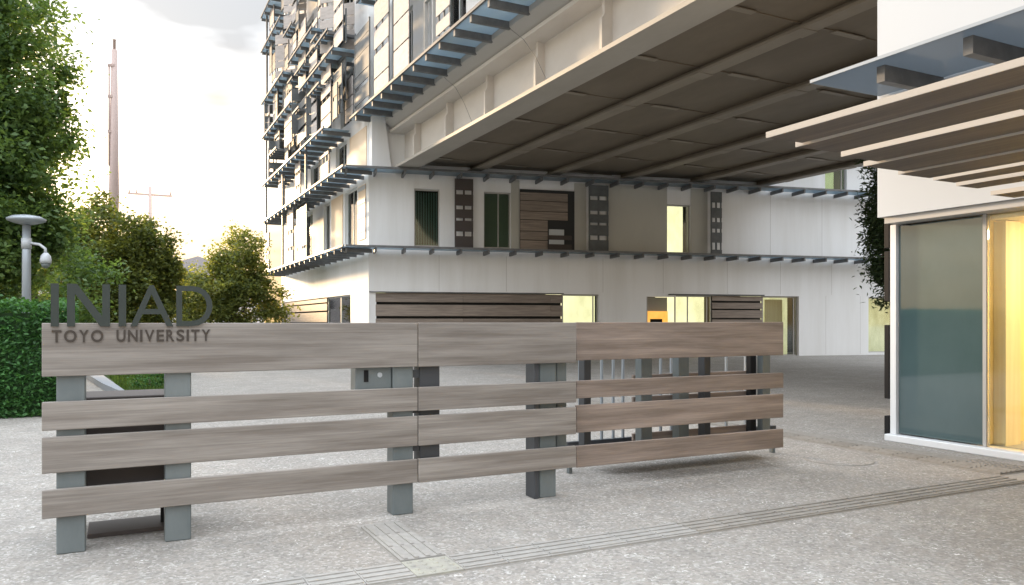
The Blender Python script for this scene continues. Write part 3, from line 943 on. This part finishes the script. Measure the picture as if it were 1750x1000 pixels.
tot = sum(adv.get(c, .045) + .013 for c in word) - .013
sc = (.945) / tot
for c in word:
    wd = adv.get(c, .045) * sc
    if c != ' ':
        put('letter', letter_me(c, wd, .079, .006, 'letter_brass'), sf, (x, FY - .0062, 1.368))
    x += wd + .013 * sc

# sliding gate stored behind the fence
sg = thing('sliding_gate', 'thin barred steel gate parked behind the right half of the fence', 'gate', (5, 6.62, 0))
bx('bottom_rail', 'steel_dark', sg, 3.95, 6.72, 6.60, 6.65, .24, .31)
bx('top_rail', 'steel_dark', sg, 3.95, 6.3, 6.60, 6.65, 1.22, 1.26)
for x in (4.10, 4.36, 4.50, 4.62, 4.81, 5.10, 5.24, 5.72, 6.0, 6.28):
    bx('bar', 'galv', sg, x - .010, x + .010, 6.615, 6.64, .31, 1.22)
bx('shadow_caster', 'steel_dark', sg, 4.3, 6.35, 6.36, 6.72, .195, .236)  # added plate, there to cast a soft shadow under the right fence section
bx('end_leg', 'steel', sg, 6.66, 6.71, 6.60, 6.65, .0, .193, .004)
bx('end_leg', 'steel', sg, 3.96, 4.0, 6.60, 6.65, .0, .193, .004)

# ------------------------------------------------------------------ plants
def leaves_me(P, size, mname, seed, aspect=.5, tone=None, up=.35, drop=None):
    r = np.random.default_rng(seed)
    n = len(P)
    d = r.normal(size=(n, 3)); d[:, 2] = d[:, 2] * .6 - .15
    if drop is not None: d[:, 2] += drop
    d /= np.linalg.norm(d, axis=1, keepdims=True)
    nr = r.normal(size=(n, 3)); nr[:, 2] = np.abs(nr[:, 2]) + up
    s = np.cross(d, nr); s /= np.linalg.norm(s, axis=1, keepdims=True) + 1e-9
    nn = np.cross(s, d)
    L_ = size * r.uniform(.65, 1.3, size=(n, 1))
    a = P; c = P + d * L_
    mid = P + d * L_ * .45 + nn * L_ * .08
    b = mid + s * L_ * aspect * .5; e = mid - s * L_ * aspect * .5
    V = np.stack([a, b, c, e], 1).reshape(-1, 3).astype(np.float32)
    me = bpy.data.meshes.new('leaves')
    me.vertices.add(4 * n); me.vertices.foreach_set('co', V.ravel())
    me.loops.add(4 * n); me.loops.foreach_set('vertex_index', np.arange(4 * n, dtype=np.int32))
    me.polygons.add(n)
    me.polygons.foreach_set('loop_start', np.arange(0, 4 * n, 4, dtype=np.int32))
    at = me.attributes.new('tone', 'FLOAT', 'FACE')
    tv = r.uniform(0, 1, n) if tone is None else np.clip(tone + r.normal(0, .22, n), 0, 1)
    at.data.foreach_set('value', tv.astype(np.float32))
    me.materials.append(M[mname])
    me.update(calc_edges=True)
    return me
def crown_points(centre, rad, nclump, per, spread, seed, shell=.55, flat=.75):
    r = np.random.default_rng(seed)
    d = r.normal(size=(nclump, 3)); d /= np.linalg.norm(d, axis=1, keepdims=True)
    rr = (shell + (1 - shell) * r.random((nclump, 1)) ** .6)
    lump = 1 + .16 * np.sin(d[:, :1] * 5 + seed) + .14 * np.sin(d[:, 1:2] * 6.3 + d[:, 2:3] * 4.1 + seed * 2)
    C = np.array(centre) + d * rr * lump * np.array(rad)
    Cr = np.repeat(C, per, 0)
    off = r.normal(size=(nclump * per, 3)) * spread * r.uniform(.6, 1.35, size=(nclump, 1)).repeat(per, 0)
    off[:, 2] *= flat
    tone = np.repeat(r.uniform(.1, .8, nclump), per)
    return Cr + off, tone, C
def tree(label, base, trunk_h, trunk_r, crown, nclump, per, spread, leaf, m, seed, cat='tree', group=None, lean=(0, 0), shell=.5, name='broadleaf_tree', extra=None, asp=.55):
    t = thing(name, label, cat, base, group)
    b = Vector(base)
    cc = [b + Vector(c[0]) for c in crown]
    top = b + Vector((lean[0], lean[1], trunk_h))
    put('trunk', tube_me([b + Vector((0, 0, -.1)), b.lerp(top, .35) + Vector((.05, .03, 0)), b.lerp(top, .7), top], [trunk_r * 1.25, trunk_r, trunk_r * .85, trunk_r * .6], 'bark', 9), t)
    allP, allT = [], []
    r = random.Random(seed)
    for k, (c, rad) in enumerate(crown):
        P, T, C = crown_points(b + Vector(c), rad, nclump[k], per, spread, seed + k * 11, shell)
        allP.append(P); allT.append(T)
        for q in r.sample(range(len(C)), min(7, len(C))):
            e = Vector(C[q])
            s0 = b.lerp(top, r.uniform(.55, 1.0))
            put('branch', tube_me([s0, s0.lerp(e, .5) + Vector((0, 0, r.uniform(0, .25))), e], [trunk_r * .4, trunk_r * .25, trunk_r * .08], 'bark', 5), t)
    P = np.concatenate(allP); T = np.concatenate(allT)
    put('crown', leaves_me(P, leaf, m, seed, asp, T), t)
    return t
tree('tall dense green tree at the left edge rising out of the frame behind the hedge', (-3.7, 20.6, 0), 4.6, .2,
     [((0, 0, 4.6), (2.35, 2.2, 2.6)), ((.25, .1, 7.6), (2.1, 2.1, 2.5)), ((-.2, .2, 2.5), (2.3, 1.8, 1.5)), ((.2, .2, 10.2), (1.7, 1.8, 1.8)), ((1.75, .2, 5.6), (1.0, 1.0, .9)), ((1.7, .1, 3.7), (.9, 1.0, .7))], [300, 250, 150, 110, 50, 40], 190, .26, .135, 'leaf', 5, shell=.35)
tree('rounded dark tree left of centre with the utility pole behind it', (-.35, 33.5, 0), 3.2, .14,
     [((.1, 0, 4.2), (2.2, 2.0, 1.9)), ((1.0, .1, 3.0), (1.9, 1.6, 1.6)), ((-.9, .2, 2.8), (1.7, 1.5, 1.7)), ((.2, .2, 1.7), (2.3, 1.5, 1.2))], [120, 85, 75, 70], 150, .24, .165, 'leaf_olive', 21, shell=.45)
tree('pale olive tree beside the left flank of the main building', (4.6, 37.5, 0), 2.6, .11,
     [((.3, 0, 3.9), (1.5, 1.6, 1.7)), ((-.9, 0, 2.6), (1.7, 1.5, 1.5)), ((.6, .2, 2.0), (1.8, 1.5, 1.3))], [72, 66, 60], 125, .25, .165, 'leaf_pale', 33, shell=.4)
tree('low bushy tree filling the gap between the two rounded trees', (2.6, 41.5, 0), 2.0, .10,
     [((0, 0, 2.2), (2.3, 1.8, 1.7))], [70], 75, .3, .18, 'leaf_pale', 44)
tree('dark shrubby tree below the tall tree behind the lamp post', (-2.1, 27.0, 0), 2.2, .10,
     [((0, 0, 2.5), (2.2, 1.6, 1.8))], [95], 75, .3, .16, 'leaf', 57)
tree('dark needled tree squeezed between the courtyard wall and the glass building', (16.35, 12.2, 0), 6.2, .10,
     [((0, .1, 3.3), (.42, .6, 1.35)), ((-.1, .1, 4.9), (.5, .6, 1.4))], [85, 70], 140, .15, .13, 'leaf_dark', 61, name='conifer', asp=.34)

# clipped hedge
hd = thing('hedge', 'clipped green hedge at the left edge behind the fence end', 'hedge', (-4.5, 15.2, 0))
hx0, hx1, hy0, hy1, hz = -8.5, -.70, 14.3, 16.2, 1.74
bx('inner_mass', 'leaf_hedge', hd, hx0, hx1 - .12, hy0 + .12, hy1 - .12, .0, hz - .10)
r = rng
n1, n2, n3 = 26000, 9000, 12000
F1 = np.stack([r.uniform(hx0, hx1, n1), hy0 + np.abs(r.normal(0, .06, n1)), r.uniform(.02, hz, n1)], 1)
F2 = np.stack([hx1 - np.abs(r.normal(0, .06, n2)), r.uniform(hy0, hy1, n2), r.uniform(.02, hz, n2)], 1)
F3 = np.stack([r.uniform(hx0, hx1, n3), r.uniform(hy0, hy1, n3), hz + r.normal(0, .035, n3)], 1)
PP = np.concatenate([F1, F2, F3])
wob = np.sin(PP[:, 0] * 3.1 + 1.3 * np.sin(PP[:, 2] * 4)) * np.sin(PP[:, 2] * 3.7 + PP[:, 0] * 1.7)
PP[:, 1] += .05 * wob * (PP[:, 1] < hy0 + .4)
PP[:, 2] += np.where(PP[:, 2] > hz - .15, .045 * np.sin(PP[:, 0] * 5.3) * np.sin(PP[:, 0] * 2.1 + PP[:, 1]) + np.abs(r.normal(0, .03, len(PP))), 0)
put('foliage', leaves_me(PP, .075, 'leaf_hedge', 9, .5), hd)

# lawn and its edging, round shrub
lw = [(.12, 17.2), (1.25, 17.6), (2.4, 34), (-.95, 34), (-.6, 25)]
bm = bmesh.new()
bm.faces.new([bm.verts.new((p[0], p[1], .012)) for p in lw])
tag(put('lawn', from_bm(bm, 'leaf_hedge')), 'small green lawn seen through the left fence gap', kind='structure')
n = 26000
ty_ = r.uniform(17.3, 33.5, n); tt = (ty_ - 17.3) / 16.5
tx_ = (.12 - 1.0 * tt) + r.random(n) * ((1.25 + 1.1 * tt) - (.12 - 1.0 * tt))
G = np.stack([tx_, ty_, np.full(n, .015)], 1)
tag(put('grass', leaves_me(G, .10, 'grass', 71, .16, drop=2.2)), 'short grass blades on the small lawn', kind='stuff')
kb = [(.0, 17.2), (.10, 17.2), (-.62, 25.2), (-1.0, 25.2), (-.34, 19.5)]
bm = bmesh.new()
A = [bm.verts.new((p[0], p[1], 0)) for p in kb]; B = [bm.verts.new((p[0], p[1], .14)) for p in kb]
bm.faces.new(B)
for i in range(5): bm.faces.new((A[i], A[(i + 1) % 5], B[(i + 1) % 5], B[i]))
tag(put('kerb', from_bm(bm, 'stone_kerb')), 'pale stone kerb edging the small lawn', kind='structure')
sh = thing('round_shrub', 'small clipped round shrub on the lawn seen under the top plank', 'shrub', (.6, 18.9, 0))
P, T, C = crown_points((.6, 18.9, .22), (.30, .30, .22), 40, 30, .06, 81, .7)
put('foliage', leaves_me(P, .05, 'leaf_hedge', 82, .5), sh)
put('stem', tube_me([(.6, 18.9, 0), (.6, 18.9, .25)], [.03, .02], 'bark', 6), sh)

# ------------------------------------------------------------------ poles
lp = thing('street_lamp', 'grey lamp post with a flat disc head and dome camera arm behind the hedge', 'street lamp', (-1.98, 15.0, 0))
LX, LY = -1.59, 17.5
lp.matrix_basis = Matrix.Translation((LX, LY, 0)); W[lp.name] = lp.matrix_basis.copy()
put('pole', tube_me([(0, 0, 0), (0, 0, 2.6), (0, 0, 3.38)], [.085, .075, .070], 'galv', 14), lp, (LX, LY, 0))
bm = bmesh.new()
bm_tube(bm, [(0, 0, 3.36), (0, 0, 3.40), (0, 0, 3.43), (0, 0, 3.47), (0, 0, 3.52), (0, 0, 3.545)], [.10, .25, .325, .335, .24, .08], 24)
put('disc_head', from_bm(bm, 'galv', True), lp, (LX, LY, 0))
cv = Vector((math.cos(R(-26.77)), math.sin(R(-26.77)), 0))
cp = Vector((LX, LY, 0))
arm = put('camera_arm', tube_me([cp + Vector((0, 0, 3.02)), cp + cv * .25 + Vector((0, 0, 2.98)), cp + cv * .36 + Vector((0, 0, 2.90)), cp + cv * .37 + Vector((0, 0, 2.80))], [.028, .026, .026, .03], 'skin_white', 8), lp)
put('collar', tube_me([cp + Vector((0, 0, 2.90)), cp + Vector((0, 0, 3.10))], [.088, .088], 'skin_white', 14), lp)
q = cp + cv * .37
put('dome_housing', tube_me([q + Vector((0, 0, 2.82)), q + Vector((0, 0, 2.76)), q + Vector((0, 0, 2.68)), q + Vector((0, 0, 2.62))], [.04, .085, .10, .095], 'skin_white', 14), arm)
put('dome_lens', tube_me([q + Vector((0, 0, 2.62)), q + Vector((0, 0, 2.56)), q + Vector((0, 0, 2.52))], [.085, .068, .02], 'steel', 14), arm)

up_ = thing('utility_pole', 'tall tapering utility pole rising above the rounded tree', 'utility pole', (-.55, 42, 0))
ux, uy = -.25, 45.0
up_.matrix_basis = Matrix.Translation((ux, uy, 0)); W[up_.name] = up_.matrix_basis.copy()
put('shaft', tube_me([(ux, uy, 0), (ux, uy, 8), (ux + .02, uy, 15.5)], [.30, .25, .14], 'concrete_pole', 12), up_)
put('antenna', tube_me([(ux + .02, uy, 15.5), (ux + .02, uy, 16.0), (ux + .02, uy, 16.02)], [.07, .07, .12], 'concrete_pole', 8), up_)
put('riser_pipe', tube_me([(ux - .22, uy - .1, 9.5), (ux - .22, uy - .1, 14.6)], [.05, .05], 'concrete_pole', 6), up_)
for z in (13.0, 14.6, 11.2):
    bx('clamp', 'concrete_pole', up_, ux - .30, ux + .05, uy - .16, uy - .02, z, z + .12)
p2 = thing('distant_pole', 'short far pole with a crossarm beyond the rounded tree', 'utility pole', (1.6, 62, 0))
vx, vy = 2.05, 64.0
p2.matrix_basis = Matrix.Translation((vx, vy, 0)); W[p2.name] = p2.matrix_basis.copy()
put('shaft', tube_me([(vx, vy, 0), (vx, vy, 11.6)], [.18, .12], 'concrete_pole', 8), p2)
bx('crossarm', 'concrete_pole', p2, vx - 1.5, vx + 1.5, vy - .06, vy + .06, 10.9, 11.05)
for dx in (-1.4, -.9, 1.4):
    put('insulator', tube_me([(vx + dx, vy, 11.05), (vx + dx, vy, 11.3)], [.06, .05], 'concrete_pole', 6), p2)

# ------------------------------------------------------------------ far houses beyond the trees
def house(label, x, y, w_, d_, h, rh, nwin):
    t = thing('far_house', label, 'house', (x, y, 0), 'houses beyond the trees')
    bx('wall', 'far_wall', t, x - w_ / 2, x + w_ / 2, y, y + d_, 0, h)
    prism('roof', 'far_roof', t, [(x - w_ / 2 - .4, h + .003), (x + w_ / 2 + .4, h + .003), (x, h + rh)], 'y', y - .4, y + d_ + .4)
    for k in range(nwin):
        cx = x - w_ / 2 + w_ * (k + .5) / nwin
        f = bx('window', 'sill', t, cx - .6, cx + .6, y - .06, y - .003, h * .55, h * .55 + 1.2)
        bx('pane', 'far_glass', f, cx - .5, cx + .5, y - .075, y - .061, h * .55 + .1, h * .55 + 1.1)
house('far grey house roof showing between the rounded tree and the olive tree', 6.5, 78, 12, 9, 5.4, 2.2, 4)
house('far low house hidden behind the rounded dark tree', -4.5, 84, 11, 9, 5.0, 2.0, 4)
house('far house at the left behind the tall tree', -22, 80, 13, 9, 5.6, 2.4, 4)
